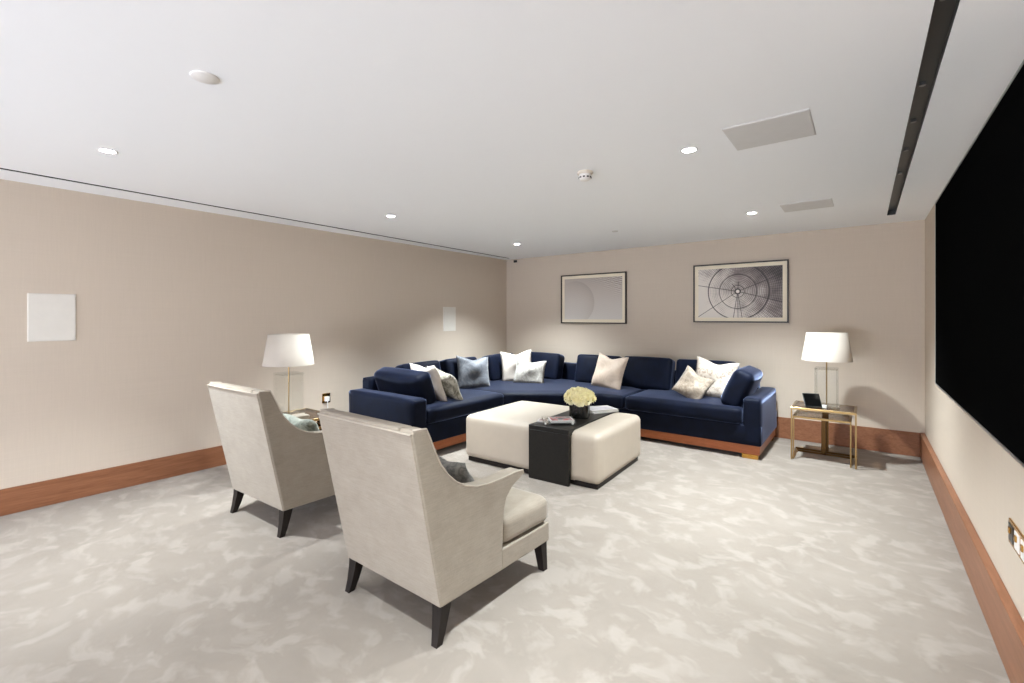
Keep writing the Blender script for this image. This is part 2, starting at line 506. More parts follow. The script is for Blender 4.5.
# wall speakers on the left wall
def wall_speaker(y0, y1, z0, z1, lab, mat):
    t = thing('wall_speaker', lab, 'speaker', (XL, (y0+y1)/2, z0))
    w = (y1-y0)/2
    obj('frame', bx(0, .006, -w, w, 0, z1-z0, .002), mat, t)
    obj('grille', bx(.005, .009, -w+.006, w-.006, .006, z1-z0-.006, .0015), mat, t)
wall_speaker(.509, .774, 1.24, 1.60, 'cream square speaker grille on the left wall at the left edge of the view', MT['plate'])
wall_speaker(4.727, 4.986, 1.217, 1.575, 'white speaker grille on the left wall near the far corner above the sofa', MT['plate'])

# sockets
t = thing('wall_socket', 'brass wall socket with white plug beside the blue sofa arm', 'socket', (XL, 2.882, .44))
obj('face_plate', bx(0, .006, -.05, .05, 0, .11, .002), MT['gold'], t)
p = obj('plug', bx(.006, .036, -.028, .026, .02, .075, .006), MT['white'], t)
bm = add_tube(bmesh.new(), [(.03, 0, .025), (.034, 0, -.02), (.03, .004, -.1), (.028, .01, -.2), (.03, .0, -.3), (.034, -.03, -.40), (.05, -.12, -.428), (.16, -.3, -.433), (.3, -.5, -.433)], .004)
obj('cord', bm, MT['white'], p, True)
def wall_pt(y, off=0): return (xr(y)-off, y)
yq = 2.66
t = thing('wall_socket', 'brass multi-gang socket plate on the right wall below the screen', 'socket', (xr(yq), yq, .48), 0)
obj('face_plate', bx(-.007, 0, -.16, .14, 0, .10, .002), MT['gold'], t)
for k in range(3):
    y = .095-k*.095
    obj('insert', bx(-.010, -.006, y-.036, y+.034, .014, .086, .002), MT['white'] if k else MT['device'], t)
    obj('rocker', bx(-.016, -.009, y-.012, y+.010, .05, .074, .002), MT['gold'], t)

# ------------------------------------------------------------------ the screen
yt0, yt1 = 2.105, 4.645
t = thing('television', 'very large black wall-mounted screen on the right wall', 'television', (.465, yt1, .92))
Lw, Hh = yt1-yt0, 1.357
obj('body', bx(-.041, 0, -Lw, 0, .0, Hh, .003), MT['device'], t)
obj('wall_bracket', bx(0, .0229, -Lw*.75, -Lw*.3, Hh*.3, Hh*.7), MT['device'], t)
bm = bmesh.new(); e = .011
for a in ((-Lw, 0, 0, e), (-Lw, 0, Hh-e, Hh), (-Lw, -Lw+e, e, Hh-e), (-e*.4, 0, e, Hh-e)):
    add_box(bm, -.045, -.039, a[0], a[1], a[2], a[3], .001)
obj('bezel', bm, MT['silver'], t)
obj('screen_panel', bx(-.0425, -.040, -Lw+.01, -.004, .010, Hh-.01), MT['screen'], t)
obj('status_light', bx(-.047, -.044, -.9, -.885, .003, .009, .001), MT['white'], t)

# ------------------------------------------------------------------ pictures
def picture_mat_wheel():
    m, nt, b = new_mat('print_spiral_wheel')
    tc = nt.nodes.new('ShaderNodeTexCoord'); sp = nt.nodes.new('ShaderNodeSeparateXYZ')
    nt.links.new(tc.outputs['Object'], sp.inputs[0])
    x = M(nt, 'ADD', sp.outputs['X'], .008); z = M(nt, 'ADD', sp.outputs['Z'], -.015)
    r = M(nt, 'SQRT', M(nt, 'ADD', M(nt, 'MULTIPLY', x, x), M(nt, 'MULTIPLY', z, z)))
    a = M(nt, 'ARCTAN2', z, x)
    def line(val, at, w):      # 1 on the line
        d = M(nt, 'ABSOLUTE', M(nt, 'SUBTRACT', val, at))
        return M(nt, 'LESS_THAN', d, w)
    tone = M(nt, 'ADD', .60, M(nt, 'ADD', M(nt, 'MULTIPLY', sp.outputs['X'], -.62), M(nt, 'MULTIPLY', sp.outputs['Z'], -.55)))
    n = noise(nt, tc.outputs['Object'], 6, 4)
    tone = M(nt, 'ADD', tone, M(nt, 'MULTIPLY', M(nt, 'SUBTRACT', n, .5), .7))
    fine = M(nt, 'MULTIPLY', M(nt, 'SINE', M(nt, 'MULTIPLY', r, 330)), .09)
    tone = M(nt, 'ADD', tone, fine)
    rad = M(nt, 'MULTIPLY', M(nt, 'SINE', M(nt, 'MULTIPLY', a, 90)), .05)
    tone = M(nt, 'ADD', tone, rad)
    c = ramp(nt, tone, [(.10, lin(44, 35, 33)), (.48, lin(128, 116, 112)), (.78, lin(222, 214, 204))])
    dk = None
    for rr, w in ((.345, .006), (.212, .004), (.075, .004), (.03, .010)):
        l = line(r, rr, w); dk = l if dk is None else M(nt, 'MAXIMUM', dk, l)
    ang = (2.95, -2.55, -1.72, -1.56, -1.42, -.28, .38, 2.15, 1.5)
    for an in ang:
        s = M(nt, 'ABSOLUTE', M(nt, 'SINE', M(nt, 'SUBTRACT', a, an)))
        near = M(nt, 'LESS_THAN', M(nt, 'MULTIPLY', s, r), .0035)
        fwd = M(nt, 'GREATER_THAN', M(nt, 'COSINE', M(nt, 'SUBTRACT', a, an)), 0)
        if an > 1: fwd = M(nt, 'MULTIPLY', fwd, M(nt, 'LESS_THAN', r, .12 if an < 2.5 else 1))
        dk = M(nt, 'MAXIMUM', dk, M(nt, 'MULTIPLY', near, fwd))
    c = mix(nt, M(nt, 'MULTIPLY', dk, .9), c, lin(40, 32, 30))
    c = mix(nt, M(nt, 'LESS_THAN', r, .02), c, lin(228, 222, 212))
    nt.links.new(c, b.inputs['Base Color']); b.inputs['Roughness'].default_value = .5
    return m
def picture_mat_shell():
    m, nt, b = new_mat('print_pale_curve')
    tc = nt.nodes.new('ShaderNodeTexCoord'); sp = nt.nodes.new('ShaderNodeSeparateXYZ')
    nt.links.new(tc.outputs['Object'], sp.inputs[0])
    X, Z = sp.outputs['X'], sp.outputs['Z']
    base = M(nt, 'ADD', .62, M(nt, 'ADD', M(nt, 'MULTIPLY', Z, -.75), M(nt, 'MULTIPLY', X, -.10)))
    dx = M(nt, 'ADD', X, .30); dz = M(nt, 'ADD', Z, .06)
    r = M(nt, 'SQRT', M(nt, 'ADD', M(nt, 'MULTIPLY', dx, dx), M(nt, 'MULTIPLY', dz, dz)))
    inside = M(nt, 'LESS_THAN', r, .335)
    shade = M(nt, 'MULTIPLY', M(nt, 'MULTIPLY', inside, M(nt, 'MULTIPLY', r, r)), 3.2)
    fade = M(nt, 'ADD', .5, M(nt, 'MULTIPLY', X, .9))
    base = M(nt, 'SUBTRACT', base, M(nt, 'MULTIPLY', shade, M(nt, 'MAXIMUM', fade, 0)))
    st = M(nt, 'SINE', M(nt, 'ADD', M(nt, 'MULTIPLY', Z, 210), M(nt, 'MULTIPLY', X, 60)))
    corner = M(nt, 'MAXIMUM', M(nt, 'ADD', M(nt, 'MULTIPLY', X, 1.0), M(nt, 'SUBTRACT', M(nt, 'MULTIPLY', Z, 1.6), .38)), 0)
    nn = M(nt, 'GREATER_THAN', noise(nt, tc.outputs['Object'], 22, 3), .5)
    base = M(nt, 'ADD', base, M(nt, 'MULTIPLY', M(nt, 'MULTIPLY', M(nt, 'MULTIPLY', st, nn), corner), .8))
    base = M(nt, 'ADD', base, M(nt, 'MULTIPLY', st, .012))
    c = ramp(nt, base, [(.1, lin(146, 134, 126)), (.5, lin(188, 178, 168)), (.9, lin(218, 213, 206))])
    nt.links.new(c, b.inputs['Base Color']); b.inputs['Roughness'].default_value = .5
    return m
def picture(x0, x1, z0, z1, lab, pm):
    w, h = x1-x0, z1-z0
    t = thing('framed_picture', lab, 'picture', ((x0+x1)/2, YB, (z0+z1)/2), 0, 'framed prints on the back wall')
    bm = bmesh.new(); e = .016
    for a in ((-w/2, w/2, -h/2, -h/2+e), (-w/2, w/2, h/2-e, h/2), (-w/2, -w/2+e, -h/2+e, h/2-e), (w/2-e, w/2, -h/2+e, h/2-e)):
        add_box(bm, a[0], a[1], -.038, -.002, a[2], a[3], .0015, 1)
    obj('frame', bm, MT['frame'], t)
    obj('mount', bx(-w/2+e, w/2-e, -.022, -.004, -h/2+e, h/2-e), MT['mat'], t)
    obj('print', bx(-w/2+.062, w/2-.062, -.0235, -.0215, -h/2+.062, h/2-.062), pm, t)
picture(-3.788, -2.702, 1.328, 2.077, 'dark framed pale abstract print, left picture on the back wall', picture_mat_shell())
picture(-1.772, -.698, 1.356, 2.098, 'dark framed print of a dark spoked wheel, right picture on the back wall', picture_mat_wheel())

# ------------------------------------------------------------------ sofa
sofa = thing('corner_sofa', 'large navy velvet corner sofa on a wooden plinth against two walls', 'sofa', (-3.5, 5.1, 0))
SO = Vector((-3.5, 5.1, 0))
def sobj(name, bm, mat, smooth=True, loc=(0, 0, 0), rot=(0, 0, 0)):
    o = obj(name, bm, mat, sofa, smooth); o.location = Vector(loc)-SO; o.rotation_euler = rot; return o
xf, yf, xs, ya = -3.5, 5.1, -.81, 2.98
xb, yb = -4.62, 6.14
foot = [(xb, ya), (xf, ya), (xf, 4.42), (-2.5, yf), (xs, yf), (xs, yb), (xb, yb)]
def inset(pts, d):   # crude inset toward the inside of the L
    out = []
    n = len(pts)
    for i in range(n):
        p0, p1, p2 = Vector(pts[i-1]), Vector(pts[i]), Vector(pts[(i+1) % n])
        e1, e2 = (p1-p0).normalized(), (p2-p1).normalized()
        n1, n2 = Vector((-e1.y, e1.x)), Vector((-e2.y, e2.x))
        b = (n1+n2); b = b/(1+n1.dot(n2))
        q = p1+b*d; out.append((q.x, q.y))
    return out
sobj('plinth', prism(inset(foot, .012), 'Z', .045, .135, .003, 1), MT['plinth'], False)
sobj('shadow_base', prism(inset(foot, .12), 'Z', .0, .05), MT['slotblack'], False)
sobj('seat_base', prism(foot, 'Z', .135, .335, .012, 3), MT['sofa'])
for x, y in ((-.91, yf+.05), (-.91, yb-.08), (-2.3, yf+.06), (xf-.09, ya+.06), (xb+.10, ya+.06), (xb+.1, yb-.1)):
    sobj('foot', bx(-.075, .075, -.045, .045, 0, .046, .004), MT['gold'], False, (x, y, 0))
# arms
sobj('arm', softbox(xf-xb, .18, .475, .03, (.0, .006, .008), 14, .002, 3), MT['sofa'], True, ((xf+xb)/2, ya+.09, .13))
sobj('arm', softbox(.17, yb-yf, .475, .03, (.004, 0, .008), 14, .002, 4), MT['sofa'], True, (xs-.085, (yf+yb)/2, .13))
# back frames
sobj('back_frame', softbox(.15, yb-ya-.18, .60, .025, (0, 0, 0), 10), MT['sofa'], True, (xb+.075, (ya+.18+yb)/2, .13))
sobj('back_frame', softbox(xs-.17-xb-.15, .15, .60, .025, (0, 0, 0), 10), MT['sofa'], True, ((xs-.17+xb+.15)/2, yb-.075, .13))
# seat cushions
y0, y1 = ya+.185, 4.415
sobj('seat_cushion', softbox(xf-xb-.13, y1-y0, .165, .045, (.012, 0, .02), 18, .003, 5), MT['sofa'], True, ((xf+.012+xb+.15)/2, (y0+y1)/2, .33))
x0, x1 = -2.245, xs-.175
sobj('seat_cushion', softbox(x1-x0, yb-yf-.13, .165, .045, (0, .012, .022), 18, .003, 6), MT['sofa'], True, ((x0+x1)/2, (yf-.012+yb-.15)/2, .33))
cp = [(xf+.01, 4.425), (-2.52, yf-.012), (-2.255, yf-.012), (-2.255, yb-.15), (xb+.15, yb-.15), (xb+.15, 4.425)]
cp[0] = (xf+.002, 4.368); cp[-1] = (xb+.15, 4.368)
bm = prism(cp, 'Z', .33, .492, .045, 4)
top = max(bm.faces, key=lambda f: f.calc_center_median().z*10+f.calc_area())
r_ = bmesh.ops.inset_region(bm, faces=[top], thickness=.16, depth=0)
for v in top.verts: v.co.z += .018
o = sobj('seat_cushion', bm, MT['sofa'])
wn = o.modifiers.new('normals', 'WEIGHTED_NORMAL')
# back cushions: standing on the seat, leaning a little against the frame
def back_cushion(cx, cy, w, h, rz, mat, seed, lean=R(14), th=.20):
    bm = softbox(w, th, h, .042, (.0, .028, .006), 14, .004, seed)
    o = sobj('back_cushion', bm, mat, True, (cx, cy, .478), (-lean, 0, rz))
    return o
# against the back wall (face toward -y): rz 0 ; against the left wall (face toward +x): rz 90
for cx, w, mt, sd, hh in ((-3.88, .62, 'sofa', 11, .40), (-2.94, .68, 'sofa', 12, .41), (-2.25, .66, 'sofa', 13, .42), (-1.52, .70, 'sofa', 14, .42)):
    back_cushion(cx, 5.80, w, hh, 0, MT[mt], sd)
for cy, w, mt, sd in ((3.80, .60, 'sofa', 15), (4.50, .62, 'sofa', 16), (5.36, .60, 'sofa', 17)):
    back_cushion(-4.30, cy, w, .39, PI/2, MT[mt], sd)

# ------------------------------------------------------------------ cushions on the sofa
def pillow(lab, mat, loc, w, h, t, tilt, rz, roll=0, seed=1, pinch=.07, dent=.1, group='scatter cushions', name='scatter_cushion'):
    bm = pillow_bm(w, h, t, 18, pinch, seed, dent)
    o = obj(name, bm, mat, None, True)
    o.matrix_world = Matrix.Translation(loc) @ Matrix.Rotation(rz, 4, 'Z') @ Matrix.Rotation(-tilt, 4, 'X') @ Matrix.Translation((0, 0, h/2)) @ Matrix.Rotation(roll, 4, 'Y') @ Matrix.Translation((0, 0, -h/2))
    tag(o, lab, 'cushion', group)
    return o
SZ = .492
# big velvet cushions leaning on the two arms
bm = softbox(.80, .20, .38, .06, (0, .03, .008), 14, .006, 21)
o = obj('velvet_cushion', bm, MT['sofa'], None, True)
o.matrix_world = Matrix.Translation((-4.05, 3.38, SZ-.02)) @ Matrix.Rotation(PI, 4, 'Z') @ Matrix.Rotation(-R(20), 4, 'X')
tag(o, 'plump blue velvet cushion leaning over the left arm of the sofa', 'cushion')
bm = softbox(.62, .20, .42, .06, (0, .03, .008), 14, .006, 22)
o = obj('velvet_cushion', bm, MT['sofa'], None, True)
o.matrix_world = Matrix.Translation((-1.14, 5.50, SZ-.02)) @ Matrix.Rotation(-PI/2, 4, 'Z') @ Matrix.Rotation(-R(24), 4, 'X')
tag(o, 'navy velvet cushion leaning against the right arm of the sofa', 'cushion')
pillow('plain white cushion half hidden behind the blue velvet cushion at the left arm', MT['p_white'], (-3.82, 3.56, SZ), .46, .46, .15, R(24), PI*.97, 0, 31)
pillow('grey mottled cushion lying at the left end of the sofa', MT['p_grey'], (-3.72, 3.76, SZ), .44, .42, .16, R(34), PI*.93, R(-10), 32)
pillow('steel blue cushion in the middle of the left side of the sofa', MT['p_steel'], (-4.02, 4.46, SZ), .46, .44, .14, R(20), PI*.36, R(4), 33)
pillow('plain white cushion behind the silver one in the sofa corner', MT['p_white'], (-3.95, 5.26, SZ), .46, .46, .15, R(14), R(38), R(-4), 34)
pillow('small silver grey cushion in front of the white one in the sofa corner', MT['p_silver'], (-3.70, 5.21, SZ), .44, .36, .14, R(24), R(26), R(4), 35)
pillow('champagne satin cushion alone on the middle of the long side of the sofa', MT['p_cream'], (-2.66, 5.46, SZ), .50, .46, .15, R(18), R(-14), R(4), 36)
pillow('small taupe cushion set on its corner before the pale dappled one', MT['p_taupe'], (-1.53, 5.33, SZ), .34, .34, .13, R(20), R(12), R(30), 37)
pillow('pale dappled cushion on the right end of the sofa next to the navy velvet one', MT['p_dapple'], (-1.36, 5.56, SZ), .46, .46, .15, R(16), R(8), R(8), 38)

# ------------------------------------------------------------------ ottoman and its wrap-around table
OT = thing('ottoman', 'large square cream leather ottoman in front of the blue sofa', 'ottoman', (-2.455, 3.87, 0), R(2.5))
hx, hy = .725, .51
obj('plinth', bx(-hx+.03, hx-.03, -hy+.035, hy-.035, 0, .040, .003), MT['darkwood'], OT)
gap0, gap1 = .07, .468
for a, b in ((-hx, gap0+.05), (gap1-.05, hx)):
    bm = softbox(b-a, 2*hy, .418, .055, (.004, .004, .010), 16)
    cut = (gap0-.003 if a < 0 else gap1+.003)-(a+b)/2
    sgn = 1 if a < 0 else -1
    bmesh.ops.bisect_plane(bm, geom=bm.verts[:]+bm.edges[:]+bm.faces[:], plane_co=(cut, 0, 0), plane_no=(sgn, 0, 0), clear_outer=True)
    o = obj('upholstered_seat', bm, MT['ottoman'], OT, True); o.location = ((a+b)/2, 0, .037)
obj('seat_core', bx(gap0-.02, gap1+.02, -hy+.03, hy-.03, .038, .41), MT['ottoman'], OT)
WT = thing('wrap_table', 'dark wood bridge table straddling the cream ottoman', 'table', (-2.455, 3.87, 0), R(2.5))
obj('table_top', bx(gap0, gap1, -hy-.045, hy+.045, .432, .472, .002, 1), MT['wenge'], WT)
obj('side_panel', bx(gap0, gap1, -hy-.045, -hy-.01, .0, .4315, .002, 1), MT['wenge'], WT)
obj('side_panel', bx(gap0, gap1, hy+.01, hy+.045, .0, .4315, .002, 1), MT['wenge'], WT)
TZ = .472

# vase and flowers
VX, VY = -2.15, 3.86
vs = thing('flower_vase', 'small black ribbed square vase holding the yellow flowers on the dark table', 'vase', (VX, VY, TZ), R(20))
bm = bmesh.new()
nv = 64
prof = [(.0, .001, 0), (.086, .0, 0), (.09, .006, 1), (.09, .15, 1), (.083, .15, 1), (.081, .02, 0), (.0, .018, 0)]
rings = []
for r0, z, rib in prof:
    rg = []
    for k in range(nv):
        a = 2*PI*k/nv
        q = (abs(math.cos(a))**6+abs(math.sin(a))**6)**(-1/6)
        rr = (r0*q)*(1-(.022 if rib and k % 4 < 2 else 0))
        rg.append(bm.verts.new((rr*math.cos(a), rr*math.sin(a), z)))
    rings.append(rg)
for a, b in zip(rings, rings[1:]):
    for k in range(nv): bm.faces.new((a[k], a[(k+1) % nv], b[(k+1) % nv], b[k]))
bmesh.ops.remove_doubles(bm, verts=bm.verts[:], dist=1e-5)
obj('vessel', bm, MT['blackvase'], vs)
bq = thing('bouquet', 'rounded dome of pale yellow blooms in the black vase', 'flowers', (VX, VY, TZ+.055))
def bloom_mesh(seed):
    rnd = random.Random(seed); bm = bmesh.new()
    for ring, (cnt, rad, up, open_) in enumerate(((4, .012, .034, .2), (6, .022, .030, .55), (8, .032, .022, .95), (9, .038, .010, 1.3))):
        for k in range(cnt):
            a = 2*PI*(k+.5*ring)/cnt+rnd.uniform(-.15, .15)
            w = 1.25*2*PI*rad/cnt; L = .030+.006*ring
            g = []
            for i in range(4):
                row = []
                s = i/3
                for j in range(4):
                    t_ = -1+2*j/3
                    tilt = open_*(.55+.6*s)
                    rr = rad*.45+L*s*math.sin(tilt)-.006*t_*t_
                    zz = L*s*math.cos(tilt*.9)-.01*ring+.004*math.sin(6*s+seed)
                    ww = w*(.55+.6*math.sin(PI*min(.75, s*.7+.1)))*.5*t_
                    row.append(bm.verts.new((rr*math.cos(a)-ww*math.sin(a), rr*math.sin(a)+ww*math.cos(a), zz)))
                g.append(row)
            for i in range(3):
                for j in range(3): bm.faces.new((g[i][j], g[i][j+1], g[i+1][j+1], g[i+1][j]))
    bmesh.ops.create_icosphere(bm, subdivisions=1, radius=.014, matrix=Matrix.Translation((0, 0, .008)))
    me = bpy.data.meshes.new('bloom'); bm.to_mesh(me); bm.free(); me.materials.append(MT['petal'])
    for p in me.polygons: p.use_smooth = True
    return me
BM = [bloom_mesh(k) for k in range(3)]
nb = 34
for k in range(nb):
    ph = math.acos(1-1.12*(k+.5)/nb); th = k*2.39996
    n = Vector((math.sin(ph)*math.cos(th), math.sin(ph)*math.sin(th), math.cos(ph)))
    o = link('bloom', BM[k % 3], None, bq)
    o.location = (n.x*.125, n.y*.125, .12+n.z*.085)
    o.rotation_mode = 'QUATERNION'; o.rotation_quaternion = n.to_track_quat('Z', 'Y')
    s = random.uniform(.85, 1.1); o.scale = (s, s, s)
bm = bmesh.new()
for k in range(9):
    a = 2*PI*k/9
    add_tube(bm, [(.02*math.cos(a), .02*math.sin(a), 0), (.04*math.cos(a), .04*math.sin(a), .08), (.085*math.cos(a), .085*math.sin(a), .14)], .004, 6)
obj('stem', bm, MT['leaf'], bq, True)
for k in range(10):
    a = 2*PI*k/10+.2
    bm = bmesh.new()
    r0 = [bm.verts.new((.06, 0, .115)), bm.verts.new((.10, .02, .125)), bm.verts.new((.145, 0, .112)), bm.verts.new((.10, -.02, .125))]
    bm.faces.new(r0)
    rr = bmesh.ops.extrude_face_region(bm, geom=bm.faces[:])
    for v in rr['geom']:
        if isinstance(v, bmesh.types.BMVert): v.co.z += .002
    o = obj('leaf', bm, MT['leaf'], bq); o.rotation_euler = (0, 0, a)

# tray and magazines
def cover_mat(name, stops, seed, scale=9):
    m, nt, b = new_mat(name)
    tc = nt.nodes.new('ShaderNodeTexCoord'); mp = nt.nodes.new('ShaderNodeMapping'); mp.inputs['Location'].default_value = (seed, seed*2, 0)
    nt.links.new(tc.outputs['Object'], mp.inputs[0])
    nt.links.new(ramp(nt, noise(nt, mp.outputs[0], scale, 3), stops), b.inputs['Base Color'])
    b.inputs['Roughness'].default_value = .3
    return m
tray = thing('acrylic_tray', 'clear acrylic tray with ball feet on the dark table front', 'tray', (-2.19, 3.535, TZ), R(38))
obj('tray_base', bx(-.14, .14, -.105, .105, .012, .017, .001, 1), MT['acrylic'], tray)
bm = bmesh.new()
for a in ((-.14, .14, -.105, -.101), (-.14, .14, .101, .105), (-.14, -.136, -.1, .1), (.136, .14, -.1, .1)): add_box(bm, a[0], a[1], a[2], a[3], .017, .034, .001, 1)
obj('rim', bm, MT['acrylic'], tray)
for sx in (-1, 1):
    for sy in (-1, 1):
        bm = bmesh.new(); bmesh.ops.create_uvsphere(bm, u_segments=14, v_segments=8, radius=.009, matrix=Matrix.Translation((sx*.12, sy*.085, .009)))
        obj('foot', bm, MT['white'], tray, True)
def magazine(lab, loc, rz, w, h, th, cov, name='magazine'):
    t = thing(name, lab, 'magazine', loc, rz)
    obj('pages', bx(-w/2+.001, w/2-.002, -h/2+.002, h/2-.002, .001, th-.001), MT['paper'], t)
    obj('cover', bx(-w/2, w/2, -h/2, h/2, th-.001, th, 0), MT['paper'], t)
    obj('cover_picture', bx(-w/2+.012, w/2-.012, -h/2+.014, h/2-.014, th, th+.0006), cov, t)
    obj('back_cover', bx(-w/2, w/2, -h/2, h/2, 0, .001), MT['paper'], t)
    return t
magazine('magazine with red and grey cover lying in the clear tray', (-2.165, 3.545, TZ+.018), R(44), .21, .165, .018,
         cover_mat('cover_red', [(.40, lin(60, 60, 62)), (.47, lin(150, 160, 158)), (.52, lin(176, 60, 60)), (.62, lin(120, 40, 44))], 2.3, 12))
magazine('small dark patterned booklet under the left edge of the clear tray', (-2.325, 3.50, TZ), R(20), .10, .09, .012,
         cover_mat('cover_maroon', [(.42, lin(70, 40, 40)), (.5, lin(190, 170, 160)), (.6, lin(120, 50, 50))], 7.1, 60), 'booklet')
magazine('pale magazine on the far end of the dark table, lower of two', (-2.125, 4.235, TZ), R(62), .30, .215, .012,
         cover_mat('cover_maroon_pale', [(.4, lin(200, 196, 200)), (.6, lin(150, 70, 70))], 1.3))
magazine('white and grey magazine on top at the far end of the dark table', (-2.13, 4.245, TZ+.0135), R(56), .29, .21, .014,
         cover_mat('cover_pale', [(.4, lin(190, 188, 190)), (.6, lin(150, 146, 154))], 4.4))

# ------------------------------------------------------------------ armchairs
def make_armchair():
    t = thing('armchair', '', 'armchair')
    W = .35
    prof = [(0, .165), (-.165, .945), (-.155, .962), (-.085, .955), (-.062, .91), (-.03, .838), (.0, .782), (.04, .730), (.09, .685), (.15, .650), (.22, .628), (.30, .618),
            (.40, .618), (.50, .622), (.565, .618), (.572, .598), (.53, .578), (.475, .553), (.435, .515), (.415, .46), (.408, .40), (.40, .16)]
    for s in (-1, 1):
        a, b = (W-.085, W) if s > 0 else (-W, -W+.085)
        obj('arm', prism(prof, 'X', a, b, .012, 3), MT['armchair'], t, False)
    # outer back skin and the padded inner back
    rear = [(-.004, .168), (-.169, .946), (-.16, .963), (-.087, .957), (-.05, .90), (.10, .42), (.08, .168)]
    obj('back', prism(rear, 'X', -W+.0855, W-.0855, .010, 3), MT['armchair'], t, False)
    skin = [(-.004, .166), (-.170, .948), (-.160, .950), (.006, .166)]
    obj('outer_back', prism(skin, 'X', -W+.004, W-.004, .004, 2), MT['armchair'], t, False)
    bm = softbox(2*W-.18, .07, .42, .03, (0, .008, .004), 12, .002, 41)
    o = obj('back_cushion', bm, MT['armchair'], t, True); o.location = (0, .066, .40); o.rotation_euler = (R(17.5), 0, 0)
    # seat deck and T-shaped cushion
    obj('seat_base', bx(-W+.006, W-.006, .398, .81, .155, .262, .010, 3), MT['armchair'], t)
    obj('seat_deck', bx(-W+.086, W-.086, .03, .40, .165, .262, .006), MT['armchair'], t)
    bm = softbox(2*W-.008, .405, .145, .045, (.003, .008, .018), 14, .002, 42)
    o = obj('seat_cushion', bm, MT['armchair'], t, True); o.location = (0, .613, .264)
    bm = softbox(2*W-.176, .36, .14, .02, (0, 0, .01), 10)
    o = obj('inner_seat', bm, MT['armchair'], t, True); o.location = (0, .26, .264)
    # piping
    for s in (-1, 1):
        bm = bmesh.new()
        add_tube(bm, [(s*(W-.004), y, z) for y, z in prof[2:16]], .0045, 6)
        obj('piping', bm, MT['piping'], t, True)
    obj('piping', add_tube(bmesh.new(), [(-W+.004, -.1695, .945), (W-.004, -.1695, .945)], .004, 6), MT['piping'], t, True)
    # legs: sabre rear, tapered front
    for s in (-1, 1):
        bm = bmesh.new()
        pts = [((s*.315, .035), .030, .175), ((s*.317, .026), .026, .12), ((s*.321, .010), .021, .05), ((s*.326, -.006), .017, 0)]
        rings = []
        for (x, y), h, z in pts: rings.append([bm.verts.new((x+a*h, y+b*h, z)) for a, b in ((-1, -1), (1, -1), (1, 1), (-1, 1))])
        for a, b in zip(rings, rings[1:]):
            for k in range(4): bm.faces.new((a[k], a[(k+1) % 4], b[(k+1) % 4], b[k]))
        bm.faces.new(rings[0]); bm.faces.new(rings[-1])
        obj('leg', bm, MT['darkwood'], t)
        bm = bmesh.new()
        rings = []
        for x, y, h, z in ((s*.312, .765, .026, .16), (s*.325, .775, .017, 0)): rings.append([bm.verts.new((x+a*h, y+b*h, z)) for a, b in ((-1, -1), (1, -1), (1, 1), (-1, 1))])
        for k in range(4): bm.faces.new((rings[0][k], rings[0][(k+1) % 4], rings[1][(k+1) % 4], rings[1][k]))
        bm.faces.new(rings[0]); bm.faces.new(rings[-1])
        obj('leg', bm, MT['darkwood'], t)
    return t
ch = make_armchair()
# the chair widens a little toward its front
for o in ch.children:
    mi = o.matrix_basis.inverted()
    for v in o.data.vertices:
        p = o.matrix_basis @ v.co
        p.x *= 1+.10*max(0, min(1, p.y/.8)); v.co = mi @ p
ch.location = (-1.795, 1.385, 0); ch['label'] = 'cream velvet armchair nearest the camera, seen from behind'; ch['group'] = 'cream armchairs'
c2 = copy_tree(ch)
c2.location = (-3.325, 1.44, 0); c2.rotation_euler = (0, 0, R(2.5)); c2['label'] = 'cream velvet armchair on the left beside the lamp table'; c2['group'] = 'cream armchairs'
pillow('charcoal textured cushion on the armchair nearest the camera', MT['p_char'], (-1.73, 1.75, .41), .42, .34, .14, R(24), PI, 0, 51, group='armchair cushions')
pillow('pale green and grey cushion on the armchair by the lamp table', MT['p_mint'], (-3.30, 1.83, .41), .44, .32, .14, R(26), PI, 0, 52, group='armchair cushions')

# ------------------------------------------------------------------ lamp tables and lamps
def make_side_table(lab, loc, rz):
    t = thing('side_table', lab, 'side table', loc, rz)
    w, d, z, e = .53, .44, .525, .011       # origin: front left corner of the footprint
    bm = bmesh.new()
    for a in ((0, w, 0, 2*e), (0, w, d-2*e, d), (0, 2*e, 2*e, d-2*e), (w-2*e, w, 2*e, d-2*e)): add_box(bm, a[0], a[1], a[2], a[3], z-.022, z, .0015, 1)
    obj('top_frame', bm, MT['brass'], t)
    obj('glass_top', bx(2*e, w-2*e, 2*e, d-2*e, z-.010, z-.002), MT['bronzeglass'], t)
    for x in (0, w-1.2*e):
        obj('leg', bx(x, x+1.2*e, 0, 1.2*e, 0, z-.022, .001, 1), MT['brass'], t)
    obj('rear_post', bx(w/2-.028, w/2+.028, d-.03, d-.012, .03, z-.022, .001, 1), MT['bronze'], t)
    obj('rear_rail', bx(0, w, d-.034, d-.008, 0, .03, .001, 1), MT['bronze'], t)
    for x in (0, w-1.2*e):
        obj('floor_rail', bx(x, x+1.2*e, 1.2*e, d-.034, 0, .016, .001, 1), MT['brass'], t)
    return t
